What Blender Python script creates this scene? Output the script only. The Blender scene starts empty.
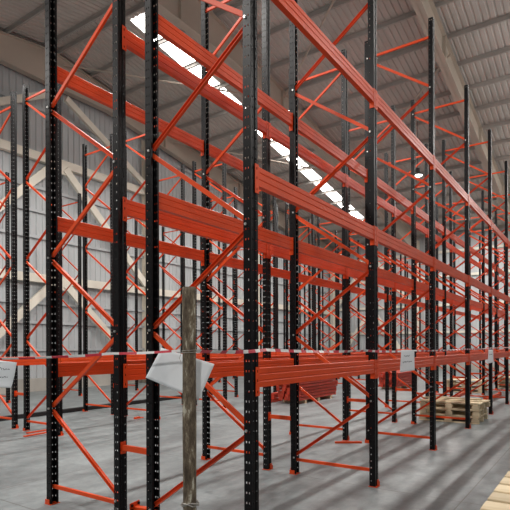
import bpy, bmesh, math, random
from mathutils import Vector, Matrix
random.seed(7)
C = bpy.context.scene.collection
R2D = math.radians

# ------------------------------------------------------------------ layout (metres)
# world x runs along the rack rows, y across them, z up; the camera stands at the origin
CAM_H = 1.6
BAY = 2.4365
X0 = 3.088                       # first frame line
DEP = 1.035                      # depth of an upright frame (post centre to post centre)
GAP = 0.417
YF1 = 2.16; YR1 = YF1 + DEP; YF2 = YR1 + GAP; YR2 = YF2 + DEP
YF3 = 8.105; YR3 = YF3 + DEP; YF4 = YR3 + GAP; YR4 = YF4 + DEP
YF5 = 14.116; YR5 = YF5 + DEP
TOP = 6.63
LEV = {'low': 1.437, 'middle': 2.950, 'top': 4.505}
PW, PD = 0.09, 0.07              # post width (along x) and depth (along y)
BH, BT = 0.145, 0.05             # beam height, thickness
YW = 17.0                        # gable wall
XW = 34.7                        # side wall
XRIDGE, ZRIDGE, SLOPE = 11.1, 12.66, 0.155
ORD = ['first', 'second', 'third', 'fourth', 'fifth', 'sixth', 'seventh', 'eighth', 'ninth', 'tenth', 'eleventh', 'twelfth', 'thirteenth']
def roof_z(x): return ZRIDGE - SLOPE * abs(x - XRIDGE)

# ------------------------------------------------------------------ materials
def mat(name, col, rough=0.5, metal=0.0, var=0.0, scale=3.0, bump=0.0, bscale=60.0, spec=0.5, coat=0.0):
    m = bpy.data.materials.new(name); m.use_nodes = True
    nt = m.node_tree; b = nt.nodes['Principled BSDF']
    b.inputs['Base Color'].default_value = (*col, 1); b.inputs['Roughness'].default_value = rough
    b.inputs['Metallic'].default_value = metal
    b.inputs['Specular IOR Level'].default_value = spec
    if coat: b.inputs['Coat Weight'].default_value = coat; b.inputs['Coat Roughness'].default_value = 0.15
    tc = nt.nodes.new('ShaderNodeTexCoord')
    if var:
        n = nt.nodes.new('ShaderNodeTexNoise'); n.inputs['Scale'].default_value = scale; n.inputs['Detail'].default_value = 6
        nt.links.new(tc.outputs['Object'], n.inputs['Vector'])
        r = nt.nodes.new('ShaderNodeValToRGB')
        r.color_ramp.elements[0].position = 0.3; r.color_ramp.elements[1].position = 0.7
        r.color_ramp.elements[0].color = (*[c * (1 - var) for c in col], 1)
        r.color_ramp.elements[1].color = (*[min(1, c * (1 + var)) for c in col], 1)
        nt.links.new(n.outputs['Fac'], r.inputs['Fac']); nt.links.new(r.outputs['Color'], b.inputs['Base Color'])
    if bump:
        n2 = nt.nodes.new('ShaderNodeTexNoise'); n2.inputs['Scale'].default_value = bscale; n2.inputs['Detail'].default_value = 4
        nt.links.new(tc.outputs['Object'], n2.inputs['Vector'])
        bp = nt.nodes.new('ShaderNodeBump'); bp.inputs['Strength'].default_value = bump; bp.inputs['Distance'].default_value = 0.01
        nt.links.new(n2.outputs['Fac'], bp.inputs['Height']); nt.links.new(bp.outputs['Normal'], b.inputs['Normal'])
    return m
M = {}
M['orange'] = mat('orange_paint', (0.72, 0.074, 0.015), 0.40, var=0.12, scale=2.0, spec=0.22)
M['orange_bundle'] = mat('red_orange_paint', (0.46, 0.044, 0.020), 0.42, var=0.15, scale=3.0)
M['black'] = mat('black_paint', (0.005, 0.0042, 0.0048), 0.36, var=0.2, scale=4.0, spec=0.2)
M['zinc'] = mat('zinc_bolt', (0.62, 0.62, 0.6), 0.35, metal=0.8, var=0.1, scale=20)
M['wall'] = mat('white_cladding', (0.47, 0.49, 0.50), 0.55, var=0.06, scale=0.6)
M['plinth'] = mat('concrete_plinth', (0.42, 0.40, 0.36), 0.8, var=0.12, scale=1.5, bump=0.2)
M['steel_white'] = mat('white_steelwork', (0.74, 0.69, 0.59), 0.5, var=0.06, scale=1.0)
M['rafter'] = mat('beige_rafter_paint', (0.50, 0.43, 0.36), 0.55, var=0.08, scale=0.8)
M['purlin'] = mat('grey_purlin', (0.40, 0.375, 0.35), 0.55, var=0.1, scale=1.0)
M['roof'] = mat('grey_roof_sheet', (0.52, 0.485, 0.45), 0.5, var=0.1, scale=0.7)
M['lamp'] = mat('grey_lamp_housing', (0.08, 0.08, 0.085), 0.4, var=0.1)
M['paper'] = mat('white_paper', (0.84, 0.88, 0.91), 0.8, var=0.02, scale=12, bump=0.1, bscale=14)
M['ink'] = mat('dark_ink', (0.06, 0.06, 0.09), 0.7, var=0.1)
M['tape_red'] = mat('red_tape', (0.62, 0.03, 0.06), 0.4, var=0.08, scale=9)
M['tape_white'] = mat('white_tape', (0.86, 0.85, 0.84), 0.4, var=0.04, scale=9)
M['wire'] = mat('thin_grey_wire', (0.35, 0.33, 0.3), 0.5, metal=0.5, var=0.1)
M['rail'] = mat('black_floor_rail_paint', (0.012, 0.012, 0.013), 0.45, var=0.2, scale=4)

def wood_mat(name, c1, c2):
    m = bpy.data.materials.new(name); m.use_nodes = True
    nt = m.node_tree; b = nt.nodes['Principled BSDF']; b.inputs['Roughness'].default_value = 0.75
    tc = nt.nodes.new('ShaderNodeTexCoord'); mp = nt.nodes.new('ShaderNodeMapping'); mp.inputs['Scale'].default_value = (3, 40, 40)
    n = nt.nodes.new('ShaderNodeTexNoise'); n.inputs['Scale'].default_value = 1.0; n.inputs['Detail'].default_value = 7
    oi = nt.nodes.new('ShaderNodeObjectInfo')
    r = nt.nodes.new('ShaderNodeValToRGB'); r.color_ramp.elements[0].color = (*c1, 1); r.color_ramp.elements[1].color = (*c2, 1)
    r.color_ramp.elements[0].position = 0.25; r.color_ramp.elements[1].position = 0.75
    h = nt.nodes.new('ShaderNodeHueSaturation')
    ma = nt.nodes.new('ShaderNodeMath'); ma.operation = 'MULTIPLY_ADD'; ma.inputs[1].default_value = 0.35; ma.inputs[2].default_value = 0.82
    nt.links.new(tc.outputs['Object'], mp.inputs['Vector']); nt.links.new(mp.outputs['Vector'], n.inputs['Vector'])
    nt.links.new(n.outputs['Fac'], r.inputs['Fac']); nt.links.new(r.outputs['Color'], h.inputs['Color'])
    nt.links.new(oi.outputs['Random'], ma.inputs[0]); nt.links.new(ma.outputs[0], h.inputs['Value'])
    nt.links.new(h.outputs['Color'], b.inputs['Base Color'])
    return m
M['wood'] = wood_mat('pale_pallet_wood', (0.52, 0.41, 0.25), (0.76, 0.64, 0.45))

def pole_mat():
    m = bpy.data.materials.new('weathered_pole_paint'); m.use_nodes = True
    nt = m.node_tree; b = nt.nodes['Principled BSDF']; b.inputs['Roughness'].default_value = 0.85
    tc = nt.nodes.new('ShaderNodeTexCoord'); mp = nt.nodes.new('ShaderNodeMapping'); mp.inputs['Scale'].default_value = (30, 30, 9)
    n = nt.nodes.new('ShaderNodeTexNoise'); n.inputs['Scale'].default_value = 1.0; n.inputs['Detail'].default_value = 9; n.inputs['Roughness'].default_value = 0.7
    r = nt.nodes.new('ShaderNodeValToRGB'); e = r.color_ramp.elements
    e[0].position = 0.36; e[0].color = (0.05, 0.035, 0.022, 1); e[1].position = 0.63; e[1].color = (0.55, 0.52, 0.42, 1)
    k = e.new(0.46); k.color = (0.10, 0.075, 0.05, 1)
    k = e.new(0.56); k.color = (0.19, 0.15, 0.10, 1)
    nt.links.new(tc.outputs['Object'], mp.inputs['Vector']); nt.links.new(mp.outputs['Vector'], n.inputs['Vector'])
    nt.links.new(n.outputs['Fac'], r.inputs['Fac']); nt.links.new(r.outputs['Color'], b.inputs['Base Color'])
    bp = nt.nodes.new('ShaderNodeBump'); bp.inputs['Strength'].default_value = 0.5; bp.inputs['Distance'].default_value = 0.004
    nt.links.new(n.outputs['Fac'], bp.inputs['Height']); nt.links.new(bp.outputs['Normal'], b.inputs['Normal'])
    return m
M['pole'] = pole_mat()

def floor_mat():
    m = bpy.data.materials.new('grey_concrete_floor'); m.use_nodes = True
    nt = m.node_tree; b = nt.nodes['Principled BSDF']
    N = nt.nodes.new; Lk = nt.links.new
    tc = N('ShaderNodeTexCoord')
    def noise(scale, detail, rough=0.55, vec=None):
        n = N('ShaderNodeTexNoise'); n.inputs['Scale'].default_value = scale; n.inputs['Detail'].default_value = detail; n.inputs['Roughness'].default_value = rough
        Lk(vec or tc.outputs['Object'], n.inputs['Vector']); return n
    mp = N('ShaderNodeMapping'); mp.inputs['Scale'].default_value = (0.35, 1.6, 1); Lk(tc.outputs['Object'], mp.inputs['Vector'])
    n1 = noise(0.9, 7, 0.62); n2 = noise(1.5, 8, 0.66, mp.outputs['Vector']); n3 = noise(6, 9, 0.72)
    def ramp(fac, p0, c0, p1, c1):
        r = N('ShaderNodeValToRGB'); r.color_ramp.elements[0].position = p0; r.color_ramp.elements[1].position = p1
        r.color_ramp.elements[0].color = (*c0, 1); r.color_ramp.elements[1].color = (*c1, 1); Lk(fac, r.inputs['Fac']); return r
    r1 = ramp(n1.outputs['Fac'], 0.3, (0.200, 0.222, 0.226), 0.7, (0.298, 0.328, 0.332))
    r2 = ramp(n2.outputs['Fac'], 0.36, (0.62, 0.625, 0.63), 0.64, (1.04, 1.04, 1.04))
    r3 = ramp(n3.outputs['Fac'], 0.34, (0.76, 0.765, 0.77), 0.66, (1.10, 1.10, 1.10))
    def mul(a, c):
        x = N('ShaderNodeMix'); x.data_type = 'RGBA'; x.blend_type = 'MULTIPLY'; x.inputs['Factor'].default_value = 1
        Lk(a, x.inputs['A']); Lk(c, x.inputs['B']); return x.outputs['Result']
    col = mul(mul(r1.outputs['Color'], r2.outputs['Color']), r3.outputs['Color'])
    # sawn control joints
    sp = N('ShaderNodeSeparateXYZ'); Lk(tc.outputs['Object'], sp.inputs[0])
    def joint(out, off, period):
        a = N('ShaderNodeMath'); a.operation = 'ADD'; a.inputs[1].default_value = off + 100 * period; Lk(out, a.inputs[0])
        d = N('ShaderNodeMath'); d.operation = 'PINGPONG'; d.inputs[1].default_value = period / 2; Lk(a.outputs[0], d.inputs[0])
        l = N('ShaderNodeMath'); l.operation = 'LESS_THAN'; l.inputs[1].default_value = 0.006; Lk(d.outputs[0], l.inputs[0]); return l.outputs[0]
    j1 = joint(sp.outputs['X'], -5.46, 2.6); j2 = joint(sp.outputs['Y'], -1.2, 4.4)
    mx = N('ShaderNodeMath'); mx.operation = 'MAXIMUM'; Lk(j1, mx.inputs[0]); Lk(j2, mx.inputs[1])
    jm = N('ShaderNodeMix'); jm.data_type = 'RGBA'; Lk(mx.outputs[0], jm.inputs['Factor']); Lk(col, jm.inputs['A']); jm.inputs['B'].default_value = (0.12, 0.115, 0.11, 1)
    Lk(jm.outputs['Result'], b.inputs['Base Color'])
    rr = N('ShaderNodeMapRange'); rr.inputs['To Min'].default_value = 0.30; rr.inputs['To Max'].default_value = 0.55
    Lk(n2.outputs['Fac'], rr.inputs['Value']); Lk(rr.outputs['Result'], b.inputs['Roughness'])
    bp = N('ShaderNodeBump'); bp.inputs['Strength'].default_value = 0.08; bp.inputs['Distance'].default_value = 0.01
    Lk(n3.outputs['Fac'], bp.inputs['Height']); Lk(bp.outputs['Normal'], b.inputs['Normal'])
    return m
M['floor'] = floor_mat()

def emit_mat(name, col, strength):
    m = bpy.data.materials.new(name); m.use_nodes = True
    nt = m.node_tree; b = nt.nodes['Principled BSDF']
    b.inputs['Base Color'].default_value = (0.8, 0.8, 0.8, 1)
    b.inputs['Emission Color'].default_value = (*col, 1); b.inputs['Emission Strength'].default_value = strength
    return m
M['rooflight'] = emit_mat('daylit_rooflight', (1.0, 0.97, 0.92), 7.0)
M['lamp_glow'] = emit_mat('lamp_lens', (1.0, 0.98, 0.95), 8.0)

# ------------------------------------------------------------------ helpers
def box(bm, x0, x1, y0, y1, z0, z1):
    v = [bm.verts.new(p) for p in ((x0, y0, z0), (x1, y0, z0), (x1, y1, z0), (x0, y1, z0), (x0, y0, z1), (x1, y0, z1), (x1, y1, z1), (x0, y1, z1))]
    for f in ((3, 2, 1, 0), (4, 5, 6, 7), (0, 1, 5, 4), (1, 2, 6, 5), (2, 3, 7, 6), (3, 0, 4, 7)): bm.faces.new([v[i] for i in f])
    return v
def quad(bm, pts):
    bm.faces.new([bm.verts.new(p) for p in pts])
def prism(bm, prof, a, b, up=Vector((0, 0, 1)), caps=True):
    """closed 2-D profile (u,v) swept from a to b; u = side, v = up"""
    a = Vector(a); b = Vector(b); d = (b - a).normalized()
    s = d.cross(up).normalized(); w = s.cross(d).normalized()
    A = [bm.verts.new(a + s * u + w * v) for u, v in prof]; B = [bm.verts.new(b + s * u + w * v) for u, v in prof]
    n = len(prof)
    for i in range(n): bm.faces.new((A[i], A[(i + 1) % n], B[(i + 1) % n], B[i]))
    if caps: bm.faces.new(A[::-1]); bm.faces.new(B)
def rect(w, h): return [(-w / 2, -h / 2), (w / 2, -h / 2), (w / 2, h / 2), (-w / 2, h / 2)]
def tube(bm, pts, r, n=8):
    rings = []
    for i, p in enumerate(pts):
        p = Vector(p); d = (Vector(pts[min(i + 1, len(pts) - 1)]) - Vector(pts[max(i - 1, 0)])).normalized()
        s = d.cross(Vector((0, 0, 1)))
        if s.length < 1e-3: s = Vector((1, 0, 0))
        s.normalize(); w = s.cross(d)
        rr = r[i] if isinstance(r, (list, tuple)) else r
        rings.append([bm.verts.new(p + (s * math.cos(t * 2 * math.pi / n) + w * math.sin(t * 2 * math.pi / n)) * rr) for t in range(n)])
    for a, b in zip(rings, rings[1:]):
        for t in range(n): bm.faces.new((a[t], a[(t + 1) % n], b[(t + 1) % n], b[t]))
    bm.faces.new(rings[0][::-1]); bm.faces.new(rings[-1])
def lathe(bm, prof, n=24):
    rings = [[bm.verts.new((r * math.cos(t * 2 * math.pi / n), r * math.sin(t * 2 * math.pi / n), z)) for t in range(n)] for r, z in prof]
    for a, b in zip(rings, rings[1:]):
        for t in range(n): bm.faces.new((a[t], a[(t + 1) % n], b[(t + 1) % n], b[t]))
    return rings
def mesh(name, bm, m, smooth=False):
    bmesh.ops.recalc_face_normals(bm, faces=bm.faces)
    me = bpy.data.meshes.new(name); bm.to_mesh(me); bm.free()
    for x in (m if isinstance(m, list) else [m]): me.materials.append(x)
    if smooth:
        for p in me.polygons: p.use_smooth = True
    return me
def link(name, me, parent=None, loc=(0, 0, 0), rz=0.0):
    o = bpy.data.objects.new(name, me); C.objects.link(o); o.location = loc; o.rotation_euler = (0, 0, rz)
    if parent: o.parent = parent
    return o
def tag(o, label, cat, group=None):
    o['label'] = label; o['category'] = cat; o['kind'] = 'thing'
    if group: o['group'] = group
    return o
def empty(name, loc, rz=0.0):
    o = bpy.data.objects.new(name, None); C.objects.link(o); o.location = loc; o.rotation_euler = (0, 0, rz); o.empty_display_size = 0.2
    return o
def struct(name, bm, m):
    o = link(name, mesh(name, bm, m)); o['kind'] = 'structure'; return o
_trim = [0]
def trim(bm, m):
    _trim[0] += 1; return struct('trim_%d' % _trim[0], bm, m)
def dup(root, loc, label=None, rz=None):
    r = root.copy(); C.objects.link(r); r.location = loc
    if rz is not None: r.rotation_euler = (0, 0, rz)
    if label: r['label'] = label
    for ch in list(root.children):
        c = ch.copy(); C.objects.link(c); c.parent = r
        for g in list(ch.children):
            d = g.copy(); C.objects.link(d); d.parent = c
    return r

# projection, only to leave out frames and beams that lie wholly outside the picture
YAW = R2D(34.53); FPX = 505.57; HOR = 346.4
def px(x, y, z=1.6):
    Z = x * math.cos(YAW) + y * math.sin(YAW); X = x * math.sin(YAW) - y * math.cos(YAW)
    return 255 + FPX * X / Z, HOR + FPX * (CAM_H - z) / Z

# ------------------------------------------------------------------ setting
bm = bmesh.new(); box(bm, -10, XW + 0.2, -12, YW + 0.1, -0.15, 0); struct('floor', bm, M['floor'])

def ribbed(bm, o, du, dv_fn, n_out, u0, u1, pitch=0.30, depth=0.035, thick=0.03):
    """trapezoidal sheet: u runs across the ribs from u0 to u1; dv_fn(u) -> (bottom point, top point)"""
    us = []
    u = u0
    while u < u1 - 1e-6:
        for f, h in ((0.0, 0), (0.58, 0), (0.68, 1), (0.90, 1)):
            uu = u + f * pitch
            if uu <= u1: us.append((uu, h))
        u += pitch
    us.append((u1, 0))
    cols = []
    for uu, h in us:
        b, t = dv_fn(uu); off = Vector(n_out) * (h * depth)
        cols.append((bm.verts.new(Vector(b) + off), bm.verts.new(Vector(t) + off)))
    for a, b in zip(cols, cols[1:]): bm.faces.new((a[0], b[0], b[1], a[1]))
def solid(o, t):
    md = o.modifiers.new('solid', 'SOLIDIFY'); md.thickness = t; md.offset = 0

# roof sheeting: ribs run down the slope
SKY0, SKY1 = 12.4, 13.05
SKX0, SKX1 = XRIDGE + 0.55, 30.6
SK_ADDED = (-1.4, -0.3)  # unseen glowing roof strip, added for its light on the racks
YNEAR = -12
bm = bmesh.new()
def roof_strip(y0, y1, xa, xb):
    ribbed(bm, None, None, lambda y: ((xa, y, roof_z(xa)), (xb, y, roof_z(xb))), (0, 0, 1), y0, y1, 0.2, 0.028)
for (a, b) in ((YNEAR, SK_ADDED[0]), (SK_ADDED[1], SKY0), (SKY1, YW)): roof_strip(a, b, XRIDGE, XW)
for (a, b) in (SK_ADDED, (SKY0, SKY1)):
    roof_strip(a, b, XRIDGE, SKX0); roof_strip(a, b, SKX1, XW)
roof_strip(YNEAR, YW, -10.0, XRIDGE)
ceil = struct('ceiling', bm, M['roof'])
for i, (a, b) in enumerate(((SKY0, SKY1), SK_ADDED)):
    bm = bmesh.new()
    ribbed(bm, None, None, lambda y: ((SKX0, y, roof_z(SKX0)), (SKX1, y, roof_z(SKX1))), (0, 0, 1), a, b, 0.2, 0.028)
    struct('window_%d' % (i + 1), bm, M['rooflight'])  # the second strip is out of view, added as a light source
# purlins
PROF = [(-0.035, -0.07), (0.03, -0.07), (0.03, -0.055), (-0.02, -0.055), (-0.02, 0.07), (-0.08, 0.07), (-0.08, 0.055), (-0.035, 0.055)]
k = 0
xs = [XRIDGE + 0.25 + 1.45 * i for i in range(17)] + [XRIDGE - 0.25 - 1.45 * i for i in range(15)]
for x in xs:
    if x < -9.9 or x > XW: continue
    bm = bmesh.new(); zc = roof_z(x) - 0.082
    prism(bm, PROF, (x, YNEAR, zc), (x, YW - 0.02, zc)); trim(bm, M['purlin'])
# portal rafters (I-section, deeper at the ridge)
def rafter(y):
    bm = bmesh.new()
    pts = [-10, XRIDGE - 6, XRIDGE - 2.6, XRIDGE, XRIDGE + 2.6, 18, 26, 31, XW - 0.25]
    def top(x): return roof_z(x) - 0.16
    def bot(x):
        d = 0.86
        if abs(x - XRIDGE) < 2.6: d += 0.42 * (1 - abs(x - XRIDGE) / 2.6)
        if x > 29: d += 0.5 * (x - 29) / 5.4
        return top(x) - d
    def slab(fa, fb, hw):
        for xa, xb in zip(pts, pts[1:]):
            v = [bm.verts.new(p) for p in ((xa, y - hw, fa(xa)), (xa, y + hw, fa(xa)), (xb, y + hw, fa(xb)), (xb, y - hw, fa(xb)),
                                           (xa, y - hw, fb(xa)), (xa, y + hw, fb(xa)), (xb, y + hw, fb(xb)), (xb, y - hw, fb(xb)))]
            for f in ((0, 1, 2, 3), (7, 6, 5, 4), (0, 3, 7, 4), (1, 5, 6, 2), (0, 4, 5, 1), (3, 2, 6, 7)): bm.faces.new([v[i] for i in f])
    slab(bot, top, 0.012)
    slab(lambda x: top(x) - 0.022, top, 0.13)
    slab(bot, lambda x: bot(x) + 0.022, 0.13)
    for x in (XRIDGE, XRIDGE + 5.8, XRIDGE + 11.6, XRIDGE + 17.4, XRIDGE - 5.8):     # stiffener plates
        box(bm, x - 0.012, x + 0.012, y - 0.12, y + 0.12, bot(x) + 0.02, top(x) - 0.02)
    trim(bm, M['rafter'])
PORT = (4.25, 10.35, 16.7)
for y in PORT + (-2.35, -8.7): rafter(y)
# roof bracing rods between the portals
for (xa, ya, xb, yb) in ((11.5, 16.6, 17.0, 10.4), (17.4, 16.6, 24.0, 10.4), (17.0, 10.3, 11.5, 4.1), (24.0, 10.3, 17.4, 4.1)):
    bm = bmesh.new(); tube(bm, [(xa, ya, roof_z(xa) - 0.45), (xb, yb, roof_z(xb) - 0.45)], 0.035); trim(bm, M['rafter'])
# gable wall cladding
bm = bmesh.new(); ribbed(bm, None, None, lambda x: ((x, YW, 0.45), (x, YW, roof_z(x) - 0.02)), (0, -1, 0), -10, XRIDGE, 0.25, 0.03)
ribbed(bm, None, None, lambda x: ((x, YW, 0.45), (x, YW, roof_z(x) - 0.02)), (0, -1, 0), XRIDGE, XW, 0.25, 0.03)
struct('wall_back', bm, M['wall'])
bm = bmesh.new(); ribbed(bm, None, None, lambda y: ((XW, y, 0.45), (XW, y, roof_z(XW) - 0.02)), (-1, 0, 0), YNEAR, YW, 0.25, 0.03)
struct('wall_right', bm, M['wall'])
bm = bmesh.new(); box(bm, -10, XW, YW - 0.06, YW + 0.1, 0, 0.47); struct('baseboard_back', bm, M['plinth'])
bm = bmesh.new(); box(bm, XW - 0.06, XW + 0.1, YNEAR, YW - 0.06, 0, 0.47); struct('baseboard_right', bm, M['plinth'])
# girts and gable columns
IP = 0.15
def icolumn(x, y, z1, w=0.26, d=0.3, turn=False):
    bm = bmesh.new()
    if not turn:
        box(bm, x - w / 2, x + w / 2, y - d / 2, y - d / 2 + 0.02, 0, z1); box(bm, x - w / 2, x + w / 2, y + d / 2 - 0.02, y + d / 2, 0, z1); box(bm, x - 0.01, x + 0.01, y - d / 2, y + d / 2, 0, z1)
    else:
        box(bm, x - d / 2, x - d / 2 + 0.02, y - w / 2, y + w / 2, 0, z1); box(bm, x + d / 2 - 0.02, x + d / 2, y - w / 2, y + w / 2, 0, z1); box(bm, x - d / 2, x + d / 2, y - 0.01, y + 0.01, 0, z1)
    trim(bm, M['steel_white'])
YG = YW - 0.22
COLX = (-2.0, 7.0, 15.85, 24.7)
for x in COLX: icolumn(x, YG, roof_z(x) - 1.1)
for z, h in ((8.5, 0.30), (4.1, 0.30), (6.55, 0.10), (5.6, 0.10), (2.5, 0.10), (10.3, 0.12), (7.4, 0.1), (3.2, 0.08), (1.5, 0.08)):
    bm = bmesh.new()
    if h > 0.2: prism(bm, [(-0.1, -h / 2), (0.1, -h / 2), (0.1, h / 2), (-0.1, h / 2)], (-10, YW - 0.16, z), (XW - 0.3, YW - 0.16, z))
    else: prism(bm, [(-0.03, -h / 2), (0.03, -h / 2), (0.03, h / 2), (-0.03, h / 2)], (-10, YW - 0.075, z), (XW - 0.3, YW - 0.075, z))
    trim(bm, M['steel_white'] if h > 0.2 else M['wall'])
def brace_bar(p, q, w=0.28):
    bm = bmesh.new(); prism(bm, rect(0.12, w), p, q); trim(bm, M['steel_white'])
YB = YW - 0.33
for xc, h in ((11.4, 4.42),):
    for s in (-1, 1):
        brace_bar((xc + s * 0.25, YB, 3.95), (xc + s * 4.3, YB, 0.25))
        brace_bar((xc + s * 0.25, YB, 8.3), (xc + s * 4.3, YB, 4.35))
        brace_bar((xc + s * 0.25, YB - 0.06, 10.95), (xc + s * 4.3, YB - 0.06, 8.7), 0.24)
for z in (4.0, 8.35):                                            # gusset plates
    bm = bmesh.new(); box(bm, 11.0, 11.8, YB - 0.02, YB + 0.03, z - 0.28, z + 0.1); trim(bm, M['steel_white'])
# side wall columns, girts, bracing
for y in (16.62, 10.35, 4.25, -2.35, -8.7): icolumn(XW - 0.25, y, roof_z(XW) - 0.3, turn=True)
for z in (2.5, 4.3, 6.2, 7.8):
    bm = bmesh.new(); prism(bm, rect(0.1, 0.16), (XW - 0.09, YNEAR, z), (XW - 0.09, YW - 0.3, z)); trim(bm, M['steel_white'])
for (y1, y2) in ((16.3, 10.7),):
    bmx = XW - 0.45
    brace_bar((bmx, y1, 0.3), (bmx, (y1 + y2) / 2, 4.2)); brace_bar((bmx, y2, 0.3), (bmx, (y1 + y2) / 2, 4.2))
    brace_bar((bmx, y1, 4.4), (bmx, (y1 + y2) / 2, 8.0)); brace_bar((bmx, y2, 4.4), (bmx, (y1 + y2) / 2, 8.0))

# ------------------------------------------------------------------ rack posts, braces, beams (shared meshes)
def post_mesh():
    """cold-rolled omega post: slotted face towards -y, open back towards +y, real punched slots"""
    bm = bmesh.new()
    pitch = 0.075; hh = 0.015
    zs = [0.0]; kinds = []
    z = 0.06
    while z + hh < TOP - 0.02:
        zs.append(z); kinds.append(0); zs.append(z + hh); kinds.append(1); z += pitch
    zs.append(TOP); kinds.append(0)
    hw = PW / 2; hd = PD / 2
    def sheet(path, holes):
        cols = [[bm.verts.new((p[0], p[1], zz)) for zz in zs] for p in path]
        for i in range(len(path) - 1):
            for j in range(len(zs) - 1):
                if i in holes and kinds[j] == 1: continue
                bm.faces.new((cols[i][j], cols[i + 1][j], cols[i + 1][j + 1], cols[i][j + 1]))
    f = -hd
    path = [(-0.026, hd), (-hw, hd), (-hw, 0.018), (-hw, 0.008), (-hw, -0.009), (-hw, -0.019), (-hw, f),
            (-0.026, f), (-0.016, f), (-0.008, f + 0.007), (0.008, f + 0.007), (0.016, f), (0.026, f), (hw, f),
            (hw, -0.019), (hw, -0.009), (hw, 0.008), (hw, 0.018), (hw, hd), (0.026, hd)]
    sheet(path, {2, 4, 7, 11, 14, 16})
    bmesh.ops.remove_doubles(bm, verts=bm.verts, dist=1e-5)
    return mesh('post', bm, M['black'])
POST = post_mesh()
def base_plate_mesh():
    bm = bmesh.new()
    box(bm, -0.055, 0.055, -0.055, 0.046, 0.0, 0.006)
    box(bm, 0.0475, 0.054, -0.05, 0.02, 0.006, 0.05)
    box(bm, 0.002, 0.04, -0.046, -0.037, 0.006, 0.075)
    box(bm, 0.008, 0.026, -0.054, -0.046, 0.006, 0.018)
    return mesh('base_plate', bm, M['orange'])
BASE = base_plate_mesh()
def chan(w, h, t=0.004):
    return [(-h / 2, -w / 2), (h / 2, -w / 2), (h / 2, -w / 2 + t), (-h / 2 + t, -w / 2 + t), (-h / 2 + t, w / 2 - t), (h / 2, w / 2 - t), (h / 2, w / 2), (-h / 2, w / 2)]
# frame local axes: x along the row, y across; front post at y = 0, rear post at y = DEP.  inner = the post that carries the lowest node
NODE = 0.765; N0 = 0.21
YA, YBK = 0.012, DEP - 0.012
def brace_mesh(za, zb, flip):
    bm = bmesh.new()
    a = Vector((0, YA, za)); b = Vector((0, YBK, zb)); d = (b - a).normalized()
    prism(bm, chan(0.036, 0.024) if not flip else [(-u, v) for u, v in chan(0.036, 0.028, 0.005)], a, b, up=Vector((0, 0, 1)))
    return mesh('brace', bm, M['orange'])
def frame_meshes(inner_rear):
    out = []
    e = 0.026
    for k in range(8):
        lo = N0 + NODE * k; hi = lo + NODE
        low_at_inner = (k % 2 == 0)
        zi, zo = (lo + e, hi - e) if low_at_inner else (hi - e, lo + e)
        za, zb = (zo, zi) if inner_rear else (zi, zo)
        out.append(('diagonal_brace', brace_mesh(za, zb, (k + 1) % 2)))
    out.append(('horizontal_brace', brace_mesh(N0 - 0.03, N0 - 0.03, 0)))
    out.append(('horizontal_brace', brace_mesh(N0 + NODE * 8 + 0.03, N0 + NODE * 8 + 0.03, 0)))
    return out
FM = {True: frame_meshes(True), False: frame_meshes(False)}
bm = bmesh.new()
prism(bm, [(0.011 * math.cos(t * math.pi / 3), 0.011 * math.sin(t * math.pi / 3)) for t in range(6)], (-PW / 2 - 0.012, 0, 0), (-PW / 2 + 0.001, 0, 0))
BOLT = mesh('bolt', bm, M['zinc'])
bm = bmesh.new()
prism(bm, [(0.011 * math.cos(t * math.pi / 3), 0.011 * math.sin(t * math.pi / 3)) for t in range(6)], (PW / 2 + 0.012, 0, 0), (PW / 2 - 0.001, 0, 0))
BOLT2 = mesh('bolt', bm, M['zinc'])

def make_frame(inner_rear, bolts):
    root = empty('upright_frame', (0, 0, 0))
    pf = link('post', POST, root, (0, 0, 0.0), 0); pr = link('post', POST, root, (0, DEP, 0.0), math.pi)
    for p in (pf, pr): link('base_plate', BASE, p)
    for n, me in FM[inner_rear]: link(n, me, root)
    if bolts:
        for k in range(9):
            z = N0 + NODE * k; at_inner = (k % 2 == 0); rear = (at_inner == inner_rear)
            if rear: link('bolt', BOLT2, pr, (0, 0.012, z))          # rear post is turned round
            else: link('bolt', BOLT, pf, (0, 0.012, z))
    return root

ROWS = [  # name, y of front post, inner post at rear?, frame lines
    ('front', YF1, True, range(0, 9)),
    ('second', YF2, False, range(0, 12)),
    ('third', YF3, True, range(0, 12)),
    ('fourth', YF4, False, range(1, 12)),
    ('fifth', YF5, True, range(2, 12)),
]
ROWTXT = {'front': 'front rack row', 'second': 'second rack row', 'third': 'third rack row',
          'fourth': 'fourth rack row', 'fifth': 'rearmost rack row'}
protos = {}
for name, y, inner, lines in ROWS:
    seen = 0
    for i in lines:
        x = X0 + BAY * i
        inview = (px(x, y)[0] > -8 or px(x, y + DEP)[0] > -8)
        if px(x, y + DEP)[0] > 516: continue
        near = name in ('front', 'second') and i < 4
        key = (inner, near)
        if key not in protos: protos[key] = o = make_frame(inner, near); o.location = (x, y, 0)
        else: o = dup(protos[key], (x, y, 0))
        if not inview: lab = 'black upright frame with orange braces, just left of the picture, %s' % ROWTXT[name]
        else:
            lab = 'black upright frame with orange zigzag braces, %s from the left in the %s' % (ORD[seen], ROWTXT[name])
            if i == 0 and name == 'front': lab = 'black upright frame with orange zigzag braces, nearest camera at end of front rack row'
            if i == 0 and name == 'second': lab = 'black upright frame with orange zigzag braces, at the left end of second rack row'
            seen += 1
        tag(o, lab, 'rack frame', 'upright frames of the %s rack row' % name)

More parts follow.
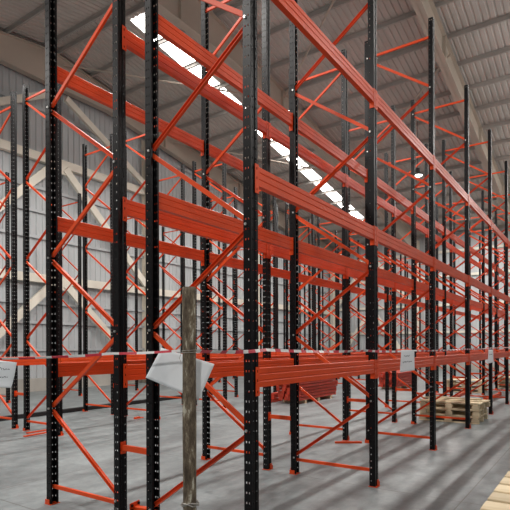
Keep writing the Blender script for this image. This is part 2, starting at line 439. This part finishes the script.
# beams: root mesh is the box section, two hooked end connectors are its parts
BL = BAY - PW - 0.006
def beam_mesh():
    bm = bmesh.new()
    t, h = BT, BH
    # profile (u: +u is the outer face side, v: up); two shallow pressed grooves on both faces
    g = 0.004
    right = [(t / 2, -h / 2), (t / 2, -h * 0.22), (t / 2 - g, -h * 0.19), (t / 2 - g, -h * 0.15), (t / 2, -h * 0.12), (t / 2, h * 0.14), (t / 2 - g, h * 0.17), (t / 2 - g, h * 0.21), (t / 2, h * 0.24), (t / 2, h / 2 - 0.004), (t / 2 - 0.004, h / 2)]
    left = [(-u, v) for u, v in right[::-1]]
    prism(bm, right + left, (-BL / 2, 0, 0), (BL / 2, 0, 0))
    return mesh('rack_beam', bm, M['orange'])
BEAM = beam_mesh()
def conn_mesh(s):
    """L-shaped end plate; local: post face lies at y = -BT/2, s = which end"""
    bm = bmesh.new()
    f = -BT / 2
    x_in = s * BL / 2
    zs0, zs1 = -0.135, BH / 2 + 0.01
    xa, xb = sorted((x_in - s * 0.004, x_in + s * 0.043))
    # front leg with three hook holes pressed through
    ys0, ys1 = f - 0.0045, f - 0.0005
    zz = [zs0, -0.115, -0.095, -0.03, -0.01, 0.04, 0.06, zs1]
    xm = x_in + s * 0.021
    for j in range(len(zz) - 1):
        if j in (1, 3, 5):
            a = min(xa, xb); b = max(xa, xb)
            box(bm, a, xm - 0.006, ys0, ys1, zz[j], zz[j + 1]); box(bm, xm + 0.006, b, ys0, ys1, zz[j], zz[j + 1])
        else: box(bm, xa, xb, ys0, ys1, zz[j], zz[j + 1])
    # flange along the post's flank
    a, b = sorted((x_in - s * 0.006, x_in - s * 0.001))
    box(bm, a, b, f - 0.0045, BT / 2, zs0, zs1)
    return mesh('end_connector', bm, M['orange'])
CONN = {1: conn_mesh(1), -1: conn_mesh(-1)}
def make_beam():
    r = bpy.data.objects.new('rack_beam', BEAM); C.objects.link(r)
    for s in (-1, 1): link('end_connector', CONN[s], r)
    return r
bproto = None
FACES = [  # row, face text, y of post centre, outward sign (-1 towards the camera), levels, first bay
    ('front', 'aisle side of front row', YF1, -1, ('low', 'middle', 'top'), 0),
    ('front', 'rear side of front row', YR1, 1, ('low', 'middle', 'top'), 0),
    ('second', 'near side of second row', YF2, -1, ('low', 'middle', 'top'), 0),
    ('second', 'far side of second row', YR2, 1, ('low', 'middle', 'top'), 0),
    ('third', 'near side of third row', YF3, -1, ('low',), 0),
]
for row, txt, y, s, levels, b0 in FACES:
    for lev in levels:
        n = 0
        for i in range(b0, 11):
            xa = X0 + BAY * i; xm = xa + BAY / 2
            if px(xa, y, LEV[lev])[0] > 512: break
            if row == 'front' and i >= 8: break
            if LEV[lev] > 4 and px(xa + BAY, y, LEV[lev] - BH)[1] < 0: pass
            yc = y + s * (PD / 2 + 0.0005) - s * BT / 2 + 0.0
            z = LEV[lev] - BH / 2
            loc = (xm, yc, z); rz = 0 if s < 0 else math.pi
            if bproto is None: bproto = o = make_beam(); o.location = loc
            else: o = dup(bproto, loc, rz=rz)
            if s > 0: o.rotation_euler = (0, 0, math.pi)
            tag(o, 'orange %s-level rack beam, %s bay from left, %s' % (lev, ORD[n], txt), 'rack beam', 'beams on the %s' % txt)
            n += 1

# row spacers between the back-to-back rows
bm = bmesh.new()
L = GAP - PD
prism(bm, chan(0.05, 0.032), (0, 0.006, 0), (0, L - 0.006, 0))
SPC = mesh('row_spacer', bm, M['orange'])
bm = bmesh.new(); box(bm, -0.03, 0.03, 0.001, 0.006, -0.055, 0.055); SP1 = mesh('end_plate', bm, M['orange'])
bm = bmesh.new(); box(bm, -0.03, 0.03, L - 0.006, L - 0.001, -0.055, 0.055); SP2 = mesh('end_plate', bm, M['orange'])
sp0 = None
for nm, y, rows in (('front and second rows', YR1, range(0, 8)), ('third and fourth rows', YR3, range(1, 8))):
    n = 0
    for i in rows:
        loc = (X0 + BAY * i, y + PD / 2, 0.69)
        if sp0 is None:
            sp0 = o = link('row_spacer', SPC, None, loc); link('end_plate', SP1, o); link('end_plate', SP2, o)
        else: o = dup(sp0, loc)
        tag(o, 'short orange spacer bar joining %s, at %s frame from left' % (nm, ORD[n]), 'spacer bar', 'spacers between the %s' % nm)
        n += 1

# ------------------------------------------------------------------ black rail lying along the fourth row
bm = bmesh.new(); prism(bm, [(-.05, 0), (.05, 0), (.05, .09), (.04, .1), (-.04, .1), (-.05, .09)], (2.0, YR4 + 0.19, 0.0), (11.8, YR4 + 0.19, 0.0))
tag(link('floor_rail', mesh('floor_rail', bm, M['rail'])), 'long black steel rail lying on the floor along the fourth rack row', 'rail')

# ------------------------------------------------------------------ pallets
def board(l, w, t):
    bm = bmesh.new(); box(bm, -l / 2, l / 2, -w / 2, w / 2, 0, t)
    bmesh.ops.bevel(bm, geom=list(bm.edges), offset=0.003, segments=1, affect='EDGES')
    return mesh('board', bm, M['wood'])
PL, PWD = 1.2, 1.0
TOPB = board(PL, 0.118, 0.02); CROSS = board(0.1, PWD, 0.02); BLK = board(0.14, 0.1, 0.078); BOTB = board(PL, 0.1, 0.02)
BLKM = BLK
def make_pallet(nboards=7):
    """euro-style pallet, 1.2 long in local x, deck boards along x"""
    r = empty('wooden_pallet', (0, 0, 0))
    for j in (-0.45, 0, 0.45): link('bottom_board', BOTB, r, (0, j, 0))
    for j in (-0.45, 0, 0.45):
        for i in (-0.53, 0, 0.53): link('block', BLKM, r, (i, j, 0.02))
    for i in (-0.53, 0, 0.53): link('cross_board', CROSS, r, (i, 0, 0.098))
    for k in range(nboards): link('deck_board', TOPB, r, (0, -0.441 + k * 0.882 / (nboards - 1), 0.118), random.uniform(-.004, .004))
    return r
PH = 0.1385
p0 = make_pallet()
cnt = ['topmost', 'second', 'third', 'fourth', 'fifth', 'sixth', 'lowest']
for k in range(7):
    o = p0 if k == 0 else dup(p0, (0, 0, 0))
    o.location = (2.32 + (0 if k == 0 else random.uniform(-.015, .015)), -0.205 + (0 if k == 0 else random.uniform(-.02, .0)), PH * (6 - k)); o.rotation_euler = (0, 0, math.pi / 2)
    tag(o, 'pale wooden pallet, %s of the waist-high stack at the lower right corner' % (cnt[k] if k in (0, 6) else cnt[k] + ' from top'), 'pallet', 'pallets in the nearest stack')
names = ['lowest', 'second from bottom', 'topmost']
for k in range(3):
    o = dup(p0, (11.52 + random.uniform(-.02, .02), 2.66 + random.uniform(-.02, .02), PH * k), rz=math.pi / 2 + (0, 0.03, -0.04)[k])
    tag(o, 'wooden pallet, %s in the stack on the floor beneath the front rack row' % names[k], 'pallet', 'pallets stacked under the front row')
# loose boards lying on the stack
lb = []
for k, (dx, dy, rz) in enumerate(((-0.28, 0.1, 1.45), (0.12, -0.2, 1.62), (0.3, 0.25, 1.3), (-0.1, 0.3, 1.75))):
    o = link('loose_board', TOPB, None, (11.52 + dx, 2.66 + dy * 0.4, PH * 3 + 0.0005 ), rz)
    lb.append(o)
for o, w in zip(lb, ('nearest', 'second nearest', 'farthest', 'third nearest')):
    tag(o, 'loose wooden board on top of the stacked pallets, %s of the four' % w, 'board', 'loose boards on the pallet stack')
lb[0].location.x -= 0.12; lb[1].location.x += 0.0; lb[2].location.x += 0.12; lb[3].location.x += 0.05
lb[3].location = (11.62, 2.75, PH * 3 + 0.021); lb[1].location.x = 11.45
for (x, y, n, rz, txt) in ((18.85, 3.95, 3, 1.6, 'beneath the second rack row'), (21.35, 2.72, 3, 1.52, 'beyond, far down the rows'), ):
    for k in range(n):
        o = dup(p0, (x, y, PH * k), rz=rz + random.uniform(-.04, .04))
        tag(o, 'wooden pallet, %s in the far stack %s' % (names[k], txt), 'pallet', 'pallets in the far stack %s' % txt)

# ------------------------------------------------------------------ bundles of orange beams on the floor
SH, SW = 0.088, 0.05
def store_beam_mesh():
    bm = bmesh.new(); h, t = SH - 0.020, 0.086
    prism(bm, [(-t / 2, -h / 2), (t / 2, -h / 2), (t / 2, -h * .1), (t / 2 - .008, 0), (t / 2, h * .1), (t / 2, h / 2), (-t / 2, h / 2), (-t / 2, h * .1), (-t / 2 + .008, 0), (-t / 2, -h * .1)], (-1.15, 0, 0), (1.15, 0, 0))
    for s in (-1, 1):                                            # end plates
        box(bm, s * 1.153 - 0.004, s * 1.153 + 0.004, -0.048, 0.048, -SH / 2 + .0005, SH / 2 - .0005)
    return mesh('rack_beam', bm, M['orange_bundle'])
SBM = store_beam_mesh()
bm = bmesh.new(); box(bm, -0.05, 0.05, -0.45, 0.45, 0, 0.09); BEARER = mesh('wooden_bearer', bm, M['wood'])
def bundle(xc, yc, cols, layers, txt, group, bear=True, rz=0.0):
    z0 = 0.0
    if bear:
        for dx, w in ((-0.8, 'near'), (0, 'middle'), (0.8, 'far')):
            o = link('wooden_bearer', BEARER, None, (xc + dx, yc, 0)); o.scale = (1, cols * 0.104 / 0.9 , 1)
            tag(o, '%s wooden bearer under the %s' % (w, txt), 'timber bearer', 'bearers under the ' + txt)
        z0 = 0.09
    for l in range(layers):
        for c in range(cols):
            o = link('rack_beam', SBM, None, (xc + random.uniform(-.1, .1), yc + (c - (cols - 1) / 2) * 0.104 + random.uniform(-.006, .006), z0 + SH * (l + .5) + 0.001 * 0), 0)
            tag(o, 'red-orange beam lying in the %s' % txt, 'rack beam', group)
bundle(13.28, 7.22, 7, 9, 'tall beam bundle on the floor behind the second row', 'beams in the tall bundle')
bundle(13.3, 7.83, 2, 3, 'low beam pile left of the tall bundle', 'beams in the low pile', bear=False)
bundle(19.2, 6.5, 7, 6, 'far beam bundle down the aisle', 'beams in the far bundle')

# ------------------------------------------------------------------ small loose pieces on the floor
def loose(name, boxes, loc, rz, lab, cat):
    bm = bmesh.new()
    for b in boxes: box(bm, *b)
    o = link(name, mesh(name, bm, M['orange']), None, loc, rz); tag(o, lab, cat); return o
def on_floor(pxx, pyy):
    Z = FPX * CAM_H / (pyy - HOR); X = (pxx - 255) / FPX * Z
    return (Z * math.cos(YAW) + X * math.sin(YAW), Z * math.sin(YAW) - X * math.cos(YAW), 0)
t = empty('floor_bracket', on_floor(143, 512), 0.2)
bm = bmesh.new(); box(bm, -0.03, 0.03, -0.16, 0.10, 0.0, 0.05); link('bar', mesh('bar', bm, M['orange']), t)
bm = bmesh.new(); box(bm, -0.075, 0.075, 0.1, 0.108, 0.0, 0.09); link('end_plate', mesh('end_plate', bm, M['orange']), t)
for sx in (-1, 1):
    for zz in (0.022, 0.068):
        bm = bmesh.new(); prism(bm, [(0.014 * math.cos(a * math.pi / 3), 0.014 * math.sin(a * math.pi / 3)) for a in range(6)], (sx * 0.052, 0.086, zz), (sx * 0.052, 0.1, zz)); link('bolt', mesh('bolt', bm, M['black']), t)
bm = bmesh.new(); box(bm, 0.031, 0.2, -0.05, -0.0, 0.0, 0.045); link('cross_bar', mesh('cross_bar', bm, M['orange']), t)
tag(t, 'orange bolted bracket lying on the floor at the foot of the black posts', 'bracket')
loose('connector_piece', [(-.13, .02, -.03, .03, 0, .04), (.02, .13, -.03, .03, 0, .015)], on_floor(138.5, 418), 0.1, 'small loose orange connector on the floor between the nearest black posts', 'connector')
loose('flat_strip', [(-.25, .25, -.03, .03, 0, .02)], on_floor(36, 434), 0.1, 'short orange strip lying on the floor left of the second row', 'strip')
loose('flat_strip', [(-.3, .3, -.03, .03, 0, .02)], on_floor(41, 430.5), 0.05, 'longer orange strip lying behind the short strip on the floor', 'strip')
loose('foot_bar', [(-.22, .22, -.02, .02, 0, .03)], on_floor(348, 443.5), YAW - math.pi / 2, 'short orange bar on the floor at a black post foot right of the tall bundle', 'bar')
loose('spare_beam', [(-1.1, 1.1, -.03, .03, 0, .09), (-1.11, -1.1, -.05, .05, 0, .12), (1.1, 1.11, -.05, .05, 0, .12)], (16.6, 3.72, 0), 0.02, 'red beam lying on the floor past the stacked pallets', 'rack beam')
loose('spare_beam', [(-1.1, 1.1, -.03, .03, 0, .09), (-1.11, -1.1, -.05, .05, 0, .12), (1.1, 1.11, -.05, .05, 0, .12)], (16.7, 2.75, 0), -0.02, 'red beam lying on the floor at the aisle edge past the pallets', 'rack beam')

# ------------------------------------------------------------------ weathered pole, tape, notices
PX, PY, PZ = 1.95, 1.752, 1.905
bm = bmesh.new()
n = 14
ring_z = [0, .3, .6, .9, 1.2, 1.5, 1.7, 1.88, PZ]
prof = []
rings = []
for i, z in enumerate(ring_z):
    r = 0.0345 + random.uniform(-.0012, .0012)
    if i == len(ring_z) - 1: r = 0.0325
    rings.append([bm.verts.new((math.copysign(abs(math.cos(t * 2 * math.pi / n)) ** .7, math.cos(t * 2 * math.pi / n)) * r, math.copysign(abs(math.sin(t * 2 * math.pi / n)) ** .7, math.sin(t * 2 * math.pi / n)) * r, z)) for t in range(n)])
for a, b in zip(rings, rings[1:]):
    for t in range(n): bm.faces.new((a[t], a[(t + 1) % n], b[(t + 1) % n], b[t]))
bm.faces.new(rings[0][::-1]); bm.faces.new(rings[-1])
pole = link('barrier_pole', mesh('barrier_pole', bm, M['pole'], True), None, (PX, PY, 0), 0.6)
tag(pole, 'weathered paint-flaked pole standing in front, holding up the barrier tape', 'pole')
bm = bmesh.new()
pts = []
for k in range(18):
    a = k * 0.7; pts.append((math.cos(a) * 0.040, math.sin(a) * 0.040, 1.565 + 0.0012 * k))
pts += [(0.05, 0.03, 1.6), (0.06, 0.045, 1.575), (0.055, 0.06, 1.54), (0.045, 0.05, 1.52)]
tube(bm, pts, 0.0015, 5); w = link('wire_tie', mesh('wire_tie', bm, M['wire']), pole)
bm = bmesh.new()
pts = [(math.cos(k * 0.6) * (0.043 + 0.006 * math.sin(k)), math.sin(k * 0.6) * (0.043 + .006 * math.cos(k * 1.7)), 0.795 + 0.010 * math.sin(k * 1.3)) for k in range(32)]
tube(bm, pts, 0.003, 5); link('wire_tie', mesh('wire_tie', bm, M['wire']), pole)

def tape(name, ctrl, lab, w=0.019, seg=0.016, stripe=0.105, phase=0.0):
    """striped ribbon through control points"""
    P = []
    for a, b in zip(ctrl, ctrl[1:]):
        a = Vector(a); b = Vector(b); L = (b - a).length; k = max(2, int(L / 0.04))
        for i in range(k):
            f = i / k; p = a.lerp(b, f); p.z -= 0.012 * min(1, L) * 4 * f * (1 - f); P.append(p)
    P.append(Vector(ctrl[-1]))
    bm = bmesh.new(); s = phase; prev = None
    for i, p in enumerate(P):
        d = (P[min(i + 1, len(P) - 1)] - P[max(i - 1, 0)]).normalized(); side = d.cross(Vector((0, 0, 1))).normalized()
        tw = 0.55 * math.sin(s * 2.3 + 1.0) + 0.3 * math.sin(s * 5.1)
        up = (Vector((0, 0, 1)) * math.cos(tw) + side * math.sin(tw)) * w / 2
        nrm = d.cross(up).normalized() * 0.0004
        cur = [bm.verts.new(p - up - nrm), bm.verts.new(p + up - nrm), bm.verts.new(p + up + nrm), bm.verts.new(p - up + nrm)]
        if prev:
            for k in range(4):
                f = bm.faces.new((prev[k], prev[(k + 1) % 4], cur[(k + 1) % 4], cur[k])); f.material_index = int(s / stripe) % 2
        if i + 1 < len(P): s += (P[i + 1] - p).length
        prev = cur
    o = link(name, mesh(name, bm, [M['tape_red'], M['tape_white']])); tag(o, lab, 'barrier tape', 'red and white barrier tape'); return o
def at(pxx, pyy, Z):
    X = (pxx - 255) / FPX * Z
    return (Z * math.cos(YAW) + X * math.sin(YAW), Z * math.sin(YAW) - X * math.cos(YAW), CAM_H - (pyy - HOR) / FPX * Z)
# towards the left, past the ends of the rows, and towards the right along the aisle face of the front row
tape('barrier_tape', [at(-40, 357.0, 2.5), at(60, 356, 2.52), at(110, 353, 2.54), (PX - 0.02, PY + 0.045, 1.58)], 'red and white barrier tape running left from the pole past the rack ends', w=0.0125, stripe=0.085, phase=0.04)
tape('barrier_tape', [(PX + 0.035, PY + 0.03, 1.579), (3.05, 2.0, 1.575), (5.0, 2.03, 1.552), (6.45, 2.03, 1.54), (9.5, 2.04, 1.54), (12.2, 2.04, 1.545), (17.6, 2.04, 1.58), (22.0, 2.04, 1.6)],
     'red and white barrier tape running right from the pole along the aisle', phase=0.05, w=0.023)

def sheet(name, corners, lab, lines, curl=0.02, nu=14, nv=12, crease=0.0):
    """paper through four corners (tl, tr, br, bl) with a gentle curl; handwriting strokes sit on its camera side"""
    tl, tr, br, bl = [Vector(c) for c in corners]
    nrm = (tr - tl).cross(bl - tl).normalized()
    if nrm.dot(-tl) < 0: nrm = -nrm
    def P(u, v, lift=0.0):
        p = tl * (1 - u) * (1 - v) + tr * u * (1 - v) + br * u * v + bl * (1 - u) * v
        return p + nrm * (curl * (math.sin(u * 3.1) * (0.3 + 0.7 * v) + 0.35 * math.sin(v * 4 + u * 2.0)) - crease * max(0, 1 - abs(u - 0.42 - 0.12 * v) / 0.2) * max(0, 1 - v * 1.1) + lift)
    bm = bmesh.new()
    g = [[bm.verts.new(P(i / nu, j / nv)) for j in range(nv + 1)] for i in range(nu + 1)]
    for i in range(nu):
        for j in range(nv): bm.faces.new((g[i][j], g[i + 1][j], g[i + 1][j + 1], g[i][j + 1]))
    o = link(name, mesh(name, bm, M['paper'], True)); tag(o, lab, 'paper notice')
    md = o.modifiers.new('solid', 'SOLIDIFY'); md.thickness = 0.0006; md.offset = 0
    for (v, u0, u1, amp, dens, wgt) in lines:
        bm = bmesh.new(); k = int((u1 - u0) * dens); prev = None
        ph = random.uniform(0, 6)
        for i in range(k + 1):
            u = u0 + (u1 - u0) * i / k
            vv = v + amp * (math.sin(i * 1.15 + ph) + 0.7 * math.sin(i * 0.53 + 1.3 * ph)) * (0.6 + 0.4 * math.sin(i * 0.31))
            vv = min(0.98, max(0.02, vv))
            cur = [bm.verts.new(P(u, vv - wgt, 0.0012)), bm.verts.new(P(u, vv + wgt, 0.0012))]
            if prev and (i % 9) not in (7,): bm.faces.new((prev[0], prev[1], cur[1], cur[0]))
            prev = cur
        link('handwriting', mesh('handwriting', bm, M['ink']), o)
    return o
ZP = 2.70
sheet('paper_notice', [at(161.5, 347.5, ZP), at(214.4, 364, ZP + 0.03), at(198.5, 400, ZP), at(145.4, 377.2, ZP - 0.02)],
      'large creased white paper sheet hung askew behind the weathered pole', [], curl=0.006, crease=0.011)
ZL = 2.55
sheet('paper_notice', [at(-22, 357, ZL), at(17.3, 361.5, ZL), at(11, 387, ZL), at(-27, 385, ZL)],
      'white notice with two handwritten lines hanging from tape at far left', [(0.30, 0.60, 0.86, 0.035, 80, 0.012), (0.60, 0.62, 0.85, 0.03, 80, 0.012)], curl=0.012)
def hang(xp, Zp, pw_, ph_, lab, lines, skew=0):
    yb = 350.5
    return sheet('paper_notice', [at(xp - pw_ / 2 + skew, yb, Zp), at(xp + pw_ / 2, yb, Zp), at(xp + pw_ / 2 + .4, yb + ph_ * 0.9, Zp), at(xp - pw_ / 2 - 1.0, yb + ph_, Zp)], lab, lines, curl=0.006)
hang(407.5, 6.06, 13.5, 22.5, 'white notice with two scrawled lines hanging over the front beam on tape', [(0.28, 0.24, 0.66, 0.028, 60, 0.014), (0.55, 0.15, 0.8, 0.028, 60, 0.016)], skew=0.5)
hang(490.8, 10.85, 4.6, 14, 'small distant white notice hanging from the tape down the aisle', [(0.35, 0.2, 0.8, 0.03, 40, 0.02)])

# ------------------------------------------------------------------ high-bay lamps
def lamp_parts():
    bm = bmesh.new(); lathe(bm, [(0.0, 0.30), (0.09, 0.30), (0.10, 0.16), (0.13, 0.13), (0.21, 0.0), (0.20, 0.0), (0.12, 0.12), (0.0, 0.13)]); h = mesh('reflector', bm, M['lamp'], True)
    bm = bmesh.new(); lathe(bm, [(0.0, -0.05), (0.1, -0.04), (0.196, 0.004), (0.196, 0.012), (0.0, 0.02)]); g = mesh('lens', bm, M['lamp_glow'])
    return h, g
HB, LENS = lamp_parts()
lamps = [(21.4, 6.4, 8.75, 'grey high-bay lamp hanging under the roof between the rack rows on the right', 1)]
for (x, y, z, lab, n) in lamps:
    t = tag(empty('high_bay_lamp', (x, y, z)), lab, 'lamp', 'high-bay lamps')
    link('reflector', HB, t); link('lens', LENS, t)
    bm = bmesh.new(); tube(bm, [(0, 0, 0.3), (0, 0, roof_z(x) - z - 0.02)], 0.012, 6); link('rod', mesh('rod', bm, M['lamp']), t)

# ------------------------------------------------------------------ lights
def area(loc, size, power, rot=(0, 0, 0), col=(1, 0.97, 0.93), sy=None):
    l = bpy.data.lights.new('lamp', 'AREA'); l.energy = power; l.size = size; l.color = col
    if sy: l.shape = 'RECTANGLE'; l.size_y = sy
    else: l.shape = 'DISK'
    o = bpy.data.objects.new('lamp', l); C.objects.link(o); o.location = loc; o.rotation_euler = rot; return o
def point(loc, power, col=(1, 0.96, 0.92)):  # used only for added lights that have no fitting
    l = bpy.data.lights.new('lamp', 'POINT'); l.energy = power; l.shadow_soft_size = 0.2; l.color = col
    o = bpy.data.objects.new('lamp', l); C.objects.link(o); o.location = loc; return o
for (x, y, z, *_r) in lamps: area((x, y, z - 0.06), 0.3, 320)
# the aisle between the second and third rows
for x in (-3.0, 2.0, 7.0, 12.0, 16.5, 26.0, 31.0): area((x, 6.4, 8.9), 0.35, 310)
# the aisle behind the fourth row
for x, p in ((-2.0, 230), (4.0, 230), (10.0, 190), (17.0, 150), (24.0, 130), (30.5, 130)): area((x, 12.35, 9.0), 0.35, p)
# the camera's own aisle: unseen point lights, added to brighten the roof
for x, p in ((11.0, 110), (18.0, 240), (25.0, 310), (31.0, 210)): point((x, -1.2, 8.7), p)
for loc, p in (((-2.4, -0.6, 4.6), 360), ((-5.0, 6.0, 8.0), 120), ((3.0, -2.4, 5.6), 250), ((8.5, -2.6, 6.5), 120)): point(loc, p)  # added fill lights, no fixtures there, brightening the paper and rack faces

W = bpy.data.worlds.new('World'); bpy.context.scene.world = W; W.use_nodes = True
bg = W.node_tree.nodes['Background']; bg.inputs['Color'].default_value = (0.93, 0.96, 1.0, 1); bg.inputs['Strength'].default_value = 0.17

# ------------------------------------------------------------------ camera
cam = bpy.data.cameras.new('Camera'); co = bpy.data.objects.new('Camera', cam); C.objects.link(co)
cam.sensor_width = 36; cam.sensor_fit = 'HORIZONTAL'; cam.lens = FPX / 510 * 36; cam.shift_y = (HOR - 255) / 510; cam.clip_start = 0.05; cam.clip_end = 200
co.matrix_world = Matrix.Translation((0, 0, CAM_H)) @ Matrix.Rotation(YAW - math.pi / 2, 4, 'Z') @ Matrix.Rotation(math.pi / 2, 4, 'X') @ Matrix.Rotation(-0.0035, 4, 'Z')
bpy.context.scene.camera = co
vs = bpy.context.scene.view_settings
vs.view_transform = 'Standard'; vs.look = 'None'; vs.gamma = 1.0; vs.use_curve_mapping = False; vs.exposure = 0.0
